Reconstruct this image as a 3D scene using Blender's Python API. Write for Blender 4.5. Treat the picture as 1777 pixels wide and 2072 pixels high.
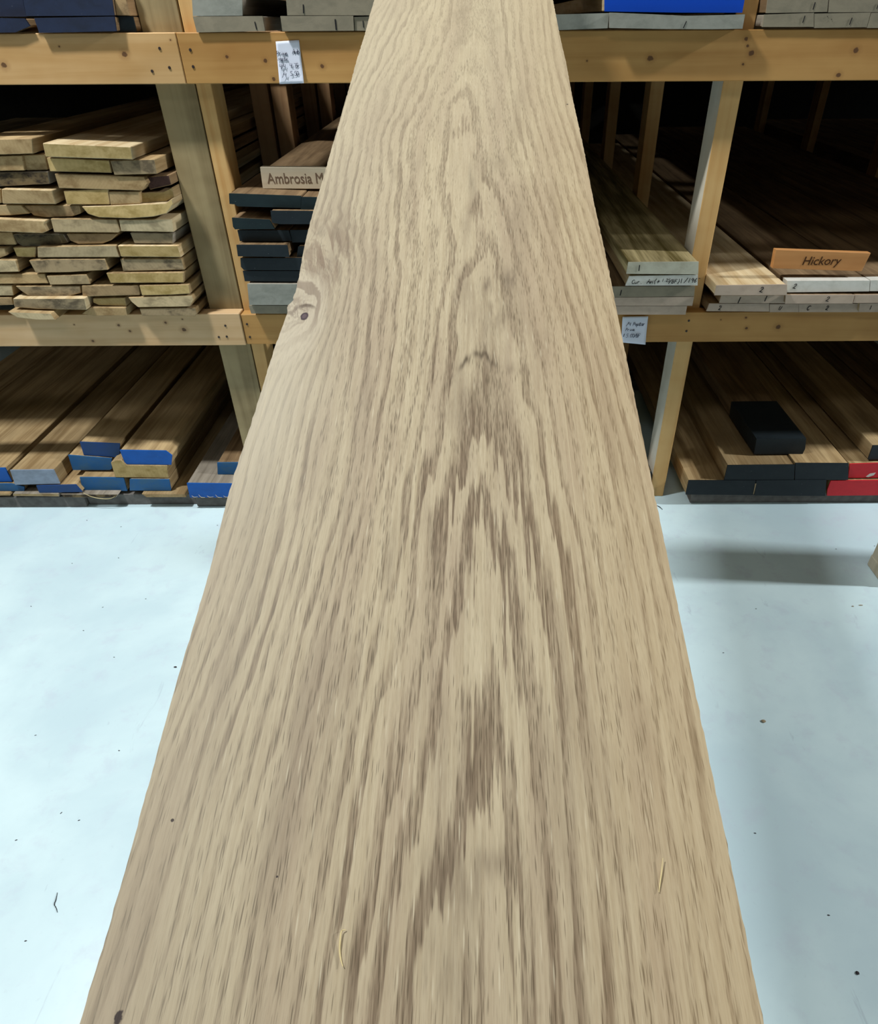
import bpy, bmesh, math, random
from mathutils import Vector, Matrix, noise

for o in list(bpy.data.objects):
    bpy.data.objects.remove(o, do_unlink=True)
SC = bpy.context.scene
COL = SC.collection
random.seed(7)

# ------------------------------------------------------------------ camera
F, CX, CY = 1355.0, 965.0, 1036.0
PITCH, ROLL, EYE = math.radians(36.2), math.radians(0.3), 1.217
cam = bpy.data.cameras.new('camera')
cam.sensor_fit = 'HORIZONTAL'; cam.sensor_width = 36.0
cam.lens = F / 1777 * 36.0
cam.shift_x = -(CX - 888.5) / 1777
cam.clip_start = 0.01
co = bpy.data.objects.new('camera', cam); COL.objects.link(co)
co.matrix_world = Matrix.Translation((0, 0, EYE)) @ Matrix.Rotation(math.pi/2 - PITCH, 4, 'X') @ Matrix.Rotation(-ROLL, 4, 'Z')
SC.camera = co

# ------------------------------------------------------------------ light, exposure
SC.view_settings.view_transform = 'Standard'
SC.view_settings.look = 'None'
SC.view_settings.gamma = 1.0
SC.view_settings.use_curve_mapping = False
SC.view_settings.exposure = 0.0
w = bpy.data.worlds.new('world'); SC.world = w; w.use_nodes = True
w.node_tree.nodes['Background'].inputs[0].default_value = (0.90, 0.96, 1.0, 1)
w.node_tree.nodes['Background'].inputs[1].default_value = 0.05

def area(name, loc, target, sx, sy, power, col):
    l = bpy.data.lights.new(name, 'AREA'); l.shape = 'RECTANGLE'
    l.size, l.size_y, l.energy, l.color = sx, sy, power, col
    o = bpy.data.objects.new(name, l); COL.objects.link(o)
    o.location = loc
    o.rotation_euler = (Vector(target) - Vector(loc)).to_track_quat('-Z', 'Y').to_euler()
    return o
area('bay_lamp', (-1.40, 1.05, 3.3), (-0.9, 1.05, 0), 0.16, 0.30, 94, (0.97, 1.0, 1.0))
area('aisle_lamp', (4.9, 1.1, 3.3), (1.5, 1.1, 0.6), 0.25, 0.25, 205, (0.97, 1.0, 1.0))
area('rear_fill', (-0.3, -1.5, 3.9), (0.0, 0.9, 0.7), 2.2, 0.5, 16, (1.0, 0.99, 0.95))  # added fill behind the camera, brightens the upright rack faces
area('left_lamp', (-3.8, 0.5, 3.4), (-0.2, 1.0, 0.2), 0.3, 0.9, 12, (0.96, 1.0, 1.0))

# ------------------------------------------------------------------ measuring helpers
def ray(px, py):
    sx, sy = (px-CX)/F, (CY-py)/F
    c, s = math.cos(-ROLL), math.sin(-ROLL)
    a, b = sx*c - sy*s, sx*s + sy*c
    return Vector((a, math.cos(PITCH)+b*math.sin(PITCH), -math.sin(PITCH)+b*math.cos(PITCH)))
CAM = Vector((0, 0, EYE))
def at(px, py, y):            # point of the vertical plane y
    d = ray(px, py); return CAM + d*(y/d.y)
def on(px, py, z=0.0):        # point of the horizontal plane z
    d = ray(px, py); return CAM + d*((z-EYE)/d.z)

# ------------------------------------------------------------------ node helpers
class Mat:
    def __init__(s, name, rough=0.6, spec=0.35):
        s.m = bpy.data.materials.new(name); s.m.use_nodes = True
        s.nt = s.m.node_tree; s.b = s.nt.nodes['Principled BSDF']
        s.b.inputs['Roughness'].default_value = rough
        s.b.inputs['Specular IOR Level'].default_value = spec
    def n(s, t): return s.nt.nodes.new(t)
    def put(s, sock, v):
        if isinstance(v, bpy.types.NodeSocket): s.nt.links.new(v, sock)
        elif isinstance(v, (tuple, list)) and sock.type == 'RGBA' and len(v) == 3: sock.default_value = (*v, 1)
        else: sock.default_value = v
    def math(s, op, a, b=0.0, c=0.0, clamp=False):
        n = s.n('ShaderNodeMath'); n.operation = op; n.use_clamp = clamp
        s.put(n.inputs[0], a); s.put(n.inputs[1], b); s.put(n.inputs[2], c); return n.outputs[0]
    def add(s, a, b): return s.math('ADD', a, b)
    def sub(s, a, b): return s.math('SUBTRACT', a, b)
    def mul(s, a, b): return s.math('MULTIPLY', a, b)
    def obj(s):
        n = s.n('ShaderNodeTexCoord'); return n.outputs['Object']
    def sep(s, v):
        n = s.n('ShaderNodeSeparateXYZ'); s.put(n.inputs[0], v); return n.outputs
    def comb(s, x, y, z):
        n = s.n('ShaderNodeCombineXYZ'); s.put(n.inputs[0], x); s.put(n.inputs[1], y); s.put(n.inputs[2], z); return n.outputs[0]
    def scale(s, v, xyz):
        n = s.n('ShaderNodeVectorMath'); n.operation = 'MULTIPLY'; s.put(n.inputs[0], v); n.inputs[1].default_value = xyz; return n.outputs[0]
    def vadd(s, v, u):
        n = s.n('ShaderNodeVectorMath'); n.operation = 'ADD'; s.put(n.inputs[0], v); s.put(n.inputs[1], u); return n.outputs[0]
    def noise(s, v, scale=1.0, detail=2.0, rough=0.5, dist=0.0, w=None):
        n = s.n('ShaderNodeTexNoise')
        if w is not None: n.noise_dimensions = '4D'; s.put(n.inputs['W'], w)
        s.put(n.inputs['Vector'], v); n.inputs['Scale'].default_value = scale
        n.inputs['Detail'].default_value = detail; n.inputs['Roughness'].default_value = rough
        n.inputs['Distortion'].default_value = dist
        return n.outputs['Fac']
    def step(s, v, lo, hi, a=0.0, b=1.0):
        n = s.n('ShaderNodeMapRange'); n.interpolation_type = 'SMOOTHSTEP'
        s.put(n.inputs[0], v); s.put(n.inputs[1], lo); s.put(n.inputs[2], hi); s.put(n.inputs[3], a); s.put(n.inputs[4], b)
        return n.outputs[0]
    def mix(s, f, a, b, mode='MIX'):
        n = s.n('ShaderNodeMix'); n.data_type = 'RGBA'; n.blend_type = mode
        s.put(n.inputs[0], f); s.put(n.inputs[6], a); s.put(n.inputs[7], b); return n.outputs[2]
    def ramp(s, v, stops):
        n = s.n('ShaderNodeValToRGB'); s.put(n.inputs[0], v)
        e = n.color_ramp.elements
        while len(e) < len(stops): e.new(0.5)
        for k, (p, c) in enumerate(stops): e[k].position = p; e[k].color = (*c, 1)
        return n.outputs[0]
    def rand(s):
        return s.n('ShaderNodeObjectInfo').outputs['Random']
    def bump(s, h, strength, dist=0.001):
        n = s.n('ShaderNodeBump'); n.inputs['Strength'].default_value = strength; n.inputs['Distance'].default_value = dist
        s.put(n.inputs['Height'], h); s.nt.links.new(n.outputs[0], s.b.inputs['Normal'])
    def color(s, c): s.put(s.b.inputs['Base Color'], c); return s.m

def hx(r, g, b):
    def f(c):
        c /= 255.0
        return c/12.92 if c <= 0.04045 else ((c+0.055)/1.055)**2.4
    return (f(r), f(g), f(b))

def flat(name, c, rough=0.6, spec=0.3, mottle=0.0):
    m = Mat(name, rough, spec)
    if mottle:
        v = m.noise(m.obj(), 40, 4, 0.6, 0, m.mul(m.rand(), 50.0))
        k = m.step(v, 0.3, 0.7, 1-mottle, 1+mottle)
        n = m.n('ShaderNodeVectorMath'); n.operation = 'SCALE'; n.inputs[0].default_value = c; m.put(n.inputs['Scale'], k)
        return m.color(n.outputs[0])
    return m.color(c)

# long faces of a sawn board: grain runs along local Y
def board_side(name, light, dark, grime=0.3, stripe=1.0):
    m = Mat(name, 0.75, 0.2)
    o = m.obj(); w4 = m.mul(m.rand(), 80.0)
    a = m.noise(m.scale(o, (30, 1.6, 30)), 1.0, 4, 0.6, 0.6, w4)
    b = m.noise(m.scale(o, (260, 9, 260)), 1.0, 2, 0.6, 0.0, w4)
    g = m.noise(m.scale(o, (9, 4, 9)), 1.0, 3, 0.6, 0.0, w4)
    f = m.add(m.mul(m.step(a, 0.35, 0.68), 0.75*stripe), m.mul(m.step(b, 0.4, 0.75), 0.3))
    c = m.mix(f, light, dark)
    k = m.add(0.82, m.mul(m.rand(), 0.3))
    k = m.mul(k, m.step(g, 0.3, 0.7, 1-grime*0.5, 1.05))
    n = m.n('ShaderNodeVectorMath'); n.operation = 'SCALE'; m.put(n.inputs[0], c); m.put(n.inputs['Scale'], k)
    m.bump(b, 0.3, 0.0006)
    return m.color(n.outputs[0])

# sawn end grain: growth bands curve across the section, saw streaks, stains
def board_end(name, light, dark, stain, amount=0.35):
    m = Mat(name, 0.8, 0.15)
    o = m.obj(); w4 = m.mul(m.rand(), 80.0)
    s = m.sep(o)
    warp = m.noise(m.scale(o, (8, 1, 8)), 1.0, 2, 0.5, 0, w4)
    tilt = m.mul(m.sub(m.rand(), 0.5), 2.6)
    ph = m.add(m.add(m.mul(s[0], 0.75), m.mul(s[2], m.add(tilt, 0.6))), m.mul(warp, 0.06))
    ring = m.math('SINE', m.mul(ph, 900.0))
    ring = m.step(ring, -1.0, 1.0)
    bl = m.noise(m.scale(o, (22, 1, 34)), 1.0, 4, 0.65, 0.3, w4)
    fine = m.noise(m.scale(o, (240, 1, 120)), 1.0, 3, 0.7, 0.0, w4)
    c = m.mix(m.add(m.mul(ring, 0.10), m.mul(fine, 0.35)), light, dark)
    c = m.mix(m.mul(m.step(bl, 0.42, 0.68), amount*1.7), c, stain)
    hue = m.mix(m.math('FRACT', m.mul(m.rand(), 7.31)), (1.06, 1.00, 0.92), (0.96, 0.98, 0.98))
    c = m.mix(1.0, c, hue, 'MULTIPLY')
    k = m.add(0.80, m.mul(m.math('FRACT', m.mul(m.rand(), 13.7)), 0.42))
    n = m.n('ShaderNodeVectorMath'); n.operation = 'SCALE'; m.put(n.inputs[0], c); m.put(n.inputs['Scale'], k)
    m.bump(m.add(fine, bl), 0.35, 0.0008)
    return m.color(n.outputs[0])

def end_paint(name, base, worn, amount=0.4):
    m = Mat(name, 0.55, 0.35)
    o = m.obj(); w4 = m.mul(m.rand(), 80.0)
    a = m.noise(m.scale(o, (26, 26, 40)), 1.0, 4, 0.65, 0.4, w4)
    f = m.noise(m.scale(o, (300, 300, 300)), 1.0, 2, 0.6, 0.0, w4)
    c = m.mix(m.mul(m.step(a, 0.35, 0.75), amount), base, worn)
    c = m.mix(m.mul(m.step(f, 0.72, 0.78), 0.7), c, (0.35, 0.36, 0.33))
    m.bump(m.add(a, f), 0.3, 0.0006)
    return m.color(c)

# construction lumber of the rack with its knots (x, z, radius) in object coordinates
def stud_mat(name, light, dark, axis=0, knots=(), vivid=1.0):
    m = Mat(name, 0.6, 0.3)
    o = m.obj(); s = m.sep(o)
    sc = [34, 34, 34]; sc[axis] = 1.1
    fs = [330, 330, 330]; fs[axis] = 7
    a = m.noise(m.scale(o, sc), 1.0, 3, 0.55, 0.5)
    g = m.noise(m.scale(o, (5, 5, 9)), 1.0, 3, 0.6, 0.0)
    b = m.noise(m.scale(o, fs), 1.0, 2, 0.5)
    f = m.add(m.mul(m.step(a, 0.35, 0.7), 0.55*vivid), m.mul(m.step(g, 0.35, 0.7), 0.4))
    c = m.mix(m.add(f, m.mul(b, 0.12)), light, dark)
    for (kx, kz, kr) in knots:
        dx = m.mul(m.sub(s[0], kx), 0.85); dz = m.sub(s[2], kz)
        d = m.math('SQRT', m.add(m.mul(dx, dx), m.mul(dz, dz)))
        d = m.add(d, m.mul(m.sub(m.noise(o, 160, 2), 0.5), kr*0.9))
        c = m.mix(m.mul(m.step(d, kr*2.6, kr*0.8), 0.35), c, (0.25, 0.11, 0.03))
        c = m.mix(m.mul(m.step(d, kr*1.0, kr*0.6), 0.8), c, (0.055, 0.017, 0.008))
    m.bump(b, 0.15, 0.0004)
    return m.color(c)

TAN = hx(206, 180, 134); TAND = hx(160, 128, 82)
M = {}
M['side_tan'] = board_side('sawn poplar faces', hx(188, 162, 120), hx(132, 106, 70), 0.5)
M['side_brown'] = board_side('dusty brown board faces', hx(156, 128, 94), hx(96, 74, 50), 0.6)
M['side_pale'] = board_side('pale board faces', hx(214, 194, 156), hx(170, 140, 96), 0.3)
M['side_green'] = board_side('green and tan streaked board faces', hx(206, 188, 140), hx(112, 98, 54), 0.4, 1.3)
M['side_grey'] = board_side('weathered grey board faces', hx(170, 160, 145), hx(120, 110, 96), 0.5)
M['end_tan'] = board_end('tan end grain', hx(192, 168, 128), hx(150, 124, 84), hx(134, 108, 72), 0.45)
M['end_yellow'] = board_end('yellow end grain', hx(196, 172, 122), hx(150, 126, 76), hx(148, 126, 74), 0.5)
M['end_pale'] = board_end('pale end grain', hx(198, 180, 146), hx(162, 142, 106), hx(136, 122, 96), 0.5)
M['end_grey'] = board_end('grey stained end grain', hx(166, 148, 118), hx(130, 112, 86), hx(104, 92, 74), 0.7)
M['end_dark'] = board_end('dark stained end grain', hx(126, 110, 82), hx(88, 76, 56), hx(62, 54, 46), 0.8)
M['end_brown'] = board_end('brown end grain', hx(176, 148, 110), hx(132, 106, 74), hx(112, 90, 64), 0.5)
M['end_bark'] = board_end('dark decayed edge', hx(80, 58, 52), hx(50, 36, 34), hx(30, 22, 22), 0.6)
M['wax_grey'] = end_paint('grey end sealer', hx(148, 148, 138), hx(108, 110, 102), 0.6)
M['wax_taupe'] = end_paint('taupe end sealer', hx(142, 132, 112), hx(110, 104, 88), 0.6)
M['wax_pink'] = end_paint('pinkish end sealer', hx(186, 166, 148), hx(156, 138, 120), 0.5)
M['wax_white'] = end_paint('white end sealer', hx(216, 214, 206), hx(176, 174, 160), 0.5)
M['wax_cream'] = end_paint('cream end sealer', hx(204, 200, 180), hx(164, 156, 134), 0.6)
M['wax_steel'] = end_paint('blue grey end paint', hx(140, 152, 170), hx(104, 112, 120), 0.6)
M['blue_bright'] = end_paint('bright blue end paint', hx(4, 84, 168), hx(10, 62, 124), 0.4)
M['blue_mid'] = end_paint('scuffed blue end paint', hx(24, 86, 140), hx(64, 96, 112), 0.7)
M['blue_dull'] = end_paint('dull dark blue end paint', hx(22, 60, 116), hx(34, 62, 92), 0.6)
M['navy'] = end_paint('navy end paint', hx(32, 42, 66), hx(26, 30, 42), 0.6)
M['black_green'] = end_paint('black green end paint', hx(16, 32, 36), hx(24, 44, 44), 0.5)
M['black'] = end_paint('black end paint', hx(18, 28, 34), hx(30, 40, 44), 0.5)
M['red'] = end_paint('red end paint', hx(200, 34, 44), hx(170, 26, 34), 0.4)
M['plastic'] = flat('bright blue', hx(0, 70, 190), 0.4, 0.4)
M['ink'] = flat('black marker ink', (0.012, 0.012, 0.014), 0.7, 0.2)
M['ink_blue'] = flat('dark pen ink', (0.02, 0.025, 0.06), 0.7, 0.2)
M['engrave'] = flat('burnt engraving', hx(70, 44, 26), 0.8, 0.1)
M['engrave_grey'] = flat('brown grey engraving', hx(112, 92, 76), 0.8, 0.1)
M['screw'] = flat('dark screw head', (0.03, 0.02, 0.018), 0.5, 0.4)
M['paper'] = flat('white paper', hx(222, 226, 240), 0.7, 0.2)
M['speck'] = flat('dark debris', hx(60, 56, 60), 0.8, 0.1)
M['fibre'] = flat('pale wood fibre', hx(214, 196, 146), 0.7, 0.2)
M['chip'] = flat('tan wood chip', hx(150, 136, 112), 0.8, 0.2)
M['cable'] = flat('dark wire', hx(40, 42, 44), 0.6, 0.3)

# ------------------------------------------------------------------ mesh helpers
def link(name, me, mats, parent=None):
    o = bpy.data.objects.new(name, me); COL.objects.link(o)
    for m in mats: me.materials.append(m)
    if parent is not None: o.parent = parent
    return o
def tag(o, label=None, cat=None, group=None, kind=None):
    if label: o['label'] = label
    if cat: o['category'] = cat
    if group: o['group'] = group
    if kind: o['kind'] = kind
    return o
def empty(name, loc):
    o = bpy.data.objects.new(name, None); COL.objects.link(o); o.location = loc; o.empty_display_size = 0.05
    return o
def bevel(o, w, seg=1):
    b = o.modifiers.new('bevel', 'BEVEL'); b.width = w; b.segments = seg; b.limit_method = 'ANGLE'; return o
def box_bm(lo, hi, bm=None):
    bm = bm or bmesh.new()
    vs = [bm.verts.new((x, y, z)) for x in (lo[0], hi[0]) for y in (lo[1], hi[1]) for z in (lo[2], hi[2])]
    for f in ((0,1,3,2), (4,6,7,5), (0,4,5,1), (2,3,7,6), (0,2,6,4), (1,5,7,3)):
        bm.faces.new([vs[k] for k in f])
    return bm
def mesh_of(bm, name):
    bmesh.ops.recalc_face_normals(bm, faces=bm.faces)
    me = bpy.data.meshes.new(name); bm.to_mesh(me); bm.free(); return me
def box(name, lo, hi, mat, parent=None, bev=0.0):
    o = link(name, mesh_of(box_bm(lo, hi), name), [mat], parent)
    if bev: bevel(o, bev)
    return o

# prism: front polygon (x, z) points at y=0 extruded back; slot 0 sides, slot 1 front end
def prism(name, pts, length, mats, parent=None, dx=0.0, dz=0.0, rings=6, wob=0.0, seed=0):
    bm = bmesh.new(); rows = []
    for k in range(rings+1):
        t = k/rings
        ox = dx*t*length + wob*math.sin(seed+2.1*t)*t; oz = dz*t*length
        rows.append([bm.verts.new((x+ox, t*length, z+oz)) for x, z in pts])
    n = len(pts)
    for a, b in zip(rows, rows[1:]):
        for i in range(n):
            f = bm.faces.new((a[i], b[i], b[(i+1) % n], a[(i+1) % n])); f.material_index = 0
    f = bm.faces.new(rows[0][::-1]); f.material_index = len(mats)-1
    f = bm.faces.new(rows[-1]); f.material_index = len(mats)-1
    o = link(name, mesh_of(bm, name), mats, parent)
    return o

def stroke_mesh(name, lines, width, mat, parent, mw=None, depth=0.0004):
    """flat marker strokes: polylines in local x,z, facing -y"""
    bm = bmesh.new()
    for ln in lines:
        pts = [Vector((p[0], p[1])) for p in ln]
        L, R = [], []
        for i, p in enumerate(pts):
            d = (pts[min(i+1, len(pts)-1)] - pts[max(i-1, 0)])
            if d.length < 1e-9: d = Vector((1, 0))
            d.normalize(); nrm = Vector((-d.y, d.x))*width/2
            L.append(p+nrm); R.append(p-nrm)
        for i in range(len(pts)-1):
            q = [L[i], L[i+1], R[i+1], R[i]]
            fr = [bm.verts.new((v.x, -depth, v.y)) for v in q]
            bk = [bm.verts.new((v.x, 0, v.y)) for v in q]
            bm.faces.new(fr)
            for k in range(4): bm.faces.new((fr[k], fr[(k+1) % 4], bk[(k+1) % 4], bk[k]))
    o = link(name, mesh_of(bm, name), [mat], parent)
    if mw is not None: o.matrix_local = mw
    return o

# handwriting: each glyph drawn on a 1 x 1 cell
G = {
 '1': [[(.5, 0), (.5, 1)]], '/': [[(.1, -.1), (.8, 1.05)]], '.': [[(.4, .0), (.5, .08)]], '|': [[(.5, -.1), (.5, 1.05)]],
 '2': [[(.1, .78), (.3, 1), (.65, .98), (.75, .75), (.5, .42), (.1, .05), (.45, .08), (.9, .0)]],
 '3': [[(.1, .9), (.5, 1), (.7, .8), (.4, .55), (.75, .35), (.5, 0), (.1, .08)]],
 '4': [[(.15, 1), (.1, .5), (.75, .5)], [(.75, .95), (.7, 0)]],
 '5': [[(.8, 1), (.25, .97), (.2, .6), (.6, .6), (.8, .35), (.55, .02), (.1, .08)]],
 '6': [[(.7, 1), (.25, .55), (.2, .15), (.5, 0), (.75, .25), (.5, .45), (.25, .3)]],
 '7': [[(.1, .95), (.8, .95), (.4, 0)]], '9': [[(.75, .75), (.4, .5), (.15, .75), (.45, 1), (.75, .8), (.65, 0)]],
 '0': [[(.5, 1), (.15, .7), (.2, .15), (.55, 0), (.85, .35), (.8, .8), (.5, 1)]],
 'A': [[(.0, 0), (.45, 1), (.85, 0)], [(.15, .4), (.75, .4)]], 'B': [[(.15, 0), (.15, 1), (.6, .95), (.65, .65), (.2, .52), (.75, .4), (.7, .08), (.15, 0)]],
 'C': [[(.85, .85), (.5, 1), (.15, .7), (.15, .25), (.5, 0), (.85, .15)]], 'F': [[(.15, 0), (.15, 1), (.8, .97)], [(.15, .55), (.65, .55)]],
 'P': [[(.1, 0), (.15, 1), (.6, .95), (.7, .7), (.5, .5), (.15, .5)]], 'M': [[(.05, 0), (.15, .7), (.4, .3), (.65, .7), (.8, 0)]],
 'a': [[(.7, .55), (.3, .6), (.1, .25), (.4, 0), (.7, .3), (.7, .55), (.75, 0)]], 'b': [[(.15, 1), (.15, 0), (.6, 0), (.75, .3), (.5, .55), (.15, .4)]],
 'e': [[(.1, .3), (.7, .38), (.5, .6), (.15, .45), (.15, .1), (.5, 0), (.85, .12)]], 'i': [[(.4, .5), (.45, 0)], [(.45, .75), (.47, .8)]],
 'l': [[(.2, 0), (.55, .8), (.4, 1), (.25, .7), (.35, .0), (.8, .1)]], 'm': [[(.0, 0), (.1, .55), (.15, .1), (.35, .55), (.45, .1), (.65, .55), (.8, 0)]],
 'n': [[(.1, 0), (.15, .55), (.5, .55), (.65, 0)]], 'o': [[(.4, .55), (.1, .3), (.35, 0), (.7, .25), (.4, .55)]],
 'p': [[(.15, .55), (.1, -.4)], [(.12, .45), (.55, .6), (.65, .2), (.15, .1)]], 'r': [[(.15, .55), (.2, 0)], [(.18, .35), (.4, .6), (.65, .5)]],
 't': [[(.4, .9), (.35, 0), (.7, .05)], [(.1, .6), (.7, .6)]], 'u': [[(.1, .55), (.15, .05), (.55, .05), (.65, .55), (.7, 0)]],
 '+': [[(.1, .4), (.8, .45)], [(.45, .8), (.4, .05)]], '(': [[(.6, 1.1), (.25, .5), (.5, -.1)]], ')': [[(.3, 1.1), (.7, .5), (.3, -.1)]],
 '$': [[(.75, .8), (.4, .9), (.3, .6), (.6, .4), (.5, .1), (.15, .15)], [(.5, 1.05), (.4, -.05)]], '"': [[(.3, 1.05), (.28, .85)], [(.55, 1.05), (.53, .85)]],
 "'": [[(.4, 1.1), (.5, .9)]], ' ': [], ',': [[(.4, .1), (.3, -.15)]], 'U': [[(.1, 1), (.15, .1), (.6, .0), (.75, .9)]],
}
def writing(s, h, adv=0.72, slant=0.15):
    out = []; x = 0.0
    for ch in s:
        for ln in G.get(ch, []): out.append([((x+p[0]*0.8+p[1]*slant)*h, p[1]*h) for p in ln])
        x += adv
    return out, x*h

def text_mesh(name, body, height, mat, parent, mw, shear=0.0, xs=1.0, depth=0.0003, offset=0.0):
    cu = bpy.data.curves.new(name, 'FONT'); cu.body = body; cu.size = height*1.38; cu.shear = shear; cu.extrude = depth
    cu.align_x = 'CENTER'; cu.align_y = 'CENTER'; cu.offset = offset
    t = bpy.data.objects.new(name, cu); COL.objects.link(t)
    dg = bpy.context.evaluated_depsgraph_get(); dg.update()
    me = bpy.data.meshes.new_from_object(t.evaluated_get(dg)); bpy.data.objects.remove(t)
    me.transform(Matrix.Scale(xs, 4, (1, 0, 0)))
    me.transform(Matrix.Rotation(math.pi/2, 4, 'X'))
    me.materials.clear()
    o = link(name, me, [mat], parent); o.matrix_local = mw
    return o

# ------------------------------------------------------------------ shell of the place
def concrete():
    m = Mat('pale sealed concrete', 0.32, 0.45)
    o = m.obj()
    a = m.noise(o, 2.2, 5, 0.6, 0.3); b = m.noise(o, 14, 5, 0.65, 0.2); c = m.noise(o, 90, 3, 0.6)
    col = m.mix(m.step(a, 0.35, 0.65), hx(194, 217, 225), hx(210, 232, 237))
    col = m.mix(m.mul(m.step(b, 0.5, 0.72), 0.35), col, hx(190, 200, 216))
    col = m.mix(m.mul(m.step(c, 0.62, 0.8), 0.15), col, hx(160, 172, 184))
    d = m.noise(m.scale(o, (22, 5, 1)), 1.0, 4, 0.7, 1.0)
    col = m.mix(m.mul(m.step(d, 0.66, 0.74), 0.25), col, hx(140, 150, 170))
    e = m.noise(o, 320, 2, 0.5); e2 = m.noise(o, 5, 2)
    col = m.mix(m.mul(m.mul(m.step(e, 0.74, 0.8), m.step(e2, 0.45, 0.6)), 0.5), col, hx(110, 120, 130))
    m.bump(b, 0.08, 0.002)
    return m.color(col)
fl = link('floor', mesh_of(box_bm((-6, -4, -0.1), (7, 7, 0)), 'floor'), [concrete()]); tag(fl, kind='structure')
wl = flat('painted block wall', hx(120, 118, 112), 0.8, 0.2, 0.1)
dk = flat('dark back wall', hx(34, 32, 28), 0.9, 0.1, 0.15)
o = box('wall_back', (-6, 5.2, 0), (7, 5.35, 4.2), dk); tag(o, kind='structure')
o = box('wall_left', (-6.15, -4, 0), (-6, 6.15, 4.2), wl); tag(o, kind='structure')
o = box('wall_right', (7, -4, 0), (7.15, 6.15, 4.2), wl); tag(o, kind='structure')
o = box('wall_front', (-6.15, -4.15, 0), (7.15, -4, 4.2), wl); tag(o, kind='structure')
o = box('ceiling', (-6.15, -4.15, 4.2), (7.15, 6.15, 4.3), wl); tag(o, kind='structure')

# ------------------------------------------------------------------ the rack
Y0 = 1.705                      # front face of the beams
TB0, TB1 = 1.112, 1.202         # top beam
MB0, MB1 = 0.524, 0.608         # middle beam
PY = Y0 + 0.038                 # front faces of the posts
def kx(px, py): p = at(px, py, Y0); return (p.x, p.z)
def knots(lst): return [(*kx(a, b), r) for a, b, r in lst]
FIR = (hx(204, 166, 116), hx(180, 138, 84)); FIRO = (hx(190, 146, 86), hx(164, 118, 62)); FIRP = (hx(214, 182, 140), hx(192, 154, 108))
m_tl = stud_mat('fir beam, upper left', *FIR, 0, knots([(8, 132, .006), (252, 110, .006), (120, 94, .0018), (345, 81, .0018)]))
m_tr = stud_mat('golden fir beam, upper right', *FIRO, 0, knots([(459, 115, .0035), (537, 123, .0042), (554, 160, .004), (652, 134, .0045), (1188, 123, .002), (1316, 118, .006), (1510, 79, .0042), (1513, 93, .003), (1521, 108, .006), (1504, 130, .0028), (1732, 102, .006), (1697, 152, .005)]))
m_ml = stud_mat('pale fir beam, middle left', *FIRP, 0, knots([(240, 658, .0035), (263, 670, .003), (335, 653, .0035), (372, 667, .006), (188, 690, .0035), (369, 646, .002), (150, 657, .002)]))
m_mr = stud_mat('orange fir beam, middle right', *FIRO, 0, knots([(1512, 665, .004), (1576, 663, .007), (1511, 644, .003), (1460, 648, .002)]))
m_post = stud_mat('fir post', hx(214, 176, 118), hx(190, 142, 82), 2, [(0.0, 0.9, .004)])
m_side = stud_mat('sapwood post side with painted light', hx(226, 220, 204), hx(206, 192, 166), 2, [], 0.6)  # pale sapwood, with the light on this face put into its colour
m_four = stud_mat('greenish treated post', hx(164, 146, 108), hx(112, 94, 62), 2)
m_old = stud_mat('brown rear stud', hx(168, 134, 96), hx(130, 96, 64), 2)

rack = empty('lumber_rack', (0.0, Y0, 0.0))
tag(rack, 'long lumber rack of fir posts and beams filled with boards, standing on pale concrete', 'rack')
rack_inv = Matrix.Translation((0, -Y0, 0))
def rpart(name, lo, hi, mats, bev=0.0015, face=None):
    bm = box_bm((lo[0], lo[1]-Y0, lo[2]), (hi[0], hi[1]-Y0, hi[2]))
    me = mesh_of(bm, name)
    o = link(name, me, mats, rack)
    if face is not None:
        for p in me.polygons:
            if face(p.normal): p.material_index = 1
    bevel(o, bev); return o
xs_top = at(367, 120, Y0).x; xs_mid = at(491, 665, Y0).x
# knots were measured in world coordinates; object coordinates share the x,z axes because the rack sits on x=0, z=0
b_tl = rpart('beam', (-3.2, Y0, TB0), (xs_top-.0008, Y0+.038, TB1), [m_tl])
b_tr = rpart('beam', (xs_top+.0008, Y0, TB0), (3.4, Y0+.038, TB1), [m_tr])
b_ml = rpart('beam', (-3.2, Y0, MB0), (xs_mid-.0006, Y0+.038, MB1+.002), [m_ml])
b_mr = rpart('beam', (xs_mid+.0008, Y0+.004, MB0+.001), (3.4, Y0+.038, MB1-.002), [m_mr])
b_tl['label'] = 'upper left fir beam with paler wood'; b_ml['label'] = 'pale middle beam with small knots'
xl4, xl5, xl6 = -.7015, -.6135, -.5795
xr0, xr1 = .5470, .5910
TOPZ = 2.1
p4 = rpart('post', (xl4, PY, 0), (xl5-.002, PY+.089, TOPZ), [m_four]); p4['label'] = 'thick greenish brown square post'
rpart('post', (xl5+.001, PY, 0), (xl6, PY+.082, TOPZ), [m_post])
pr_ = rpart('post', (xr0, PY, 0), (xr1, PY+.082, TOPZ), [m_post, m_side], face=lambda n: n.x < -0.5)
pr_['label'] = 'fir post with a whitish left face'
rpart('post', (1.73, PY, 0), (1.768, PY+.082, TOPZ), [m_post])
rpart('post', (-2.06, PY, 0), (-1.97, PY+.089, TOPZ), [m_four])
frames = [2.46, 3.19, 3.93, 4.67]
for fy in frames:
    for x0, x1 in ((-0.70, -0.645), (-0.635, -0.585), (xr0+.001, xr1-.001), (1.73, 1.768)):
        rpart('post', (x0, fy, 0), (x1, fy+.082, TOPZ), [m_old if x0 < 0 else m_post])
    rpart('beam', (-3.2, fy-.038, TB0+.004), (3.4, fy, TB1-.004), [m_old])
    rpart('beam', (-3.2, fy-.038, MB0), (3.4, fy, MB1-.006), [m_old])
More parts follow.
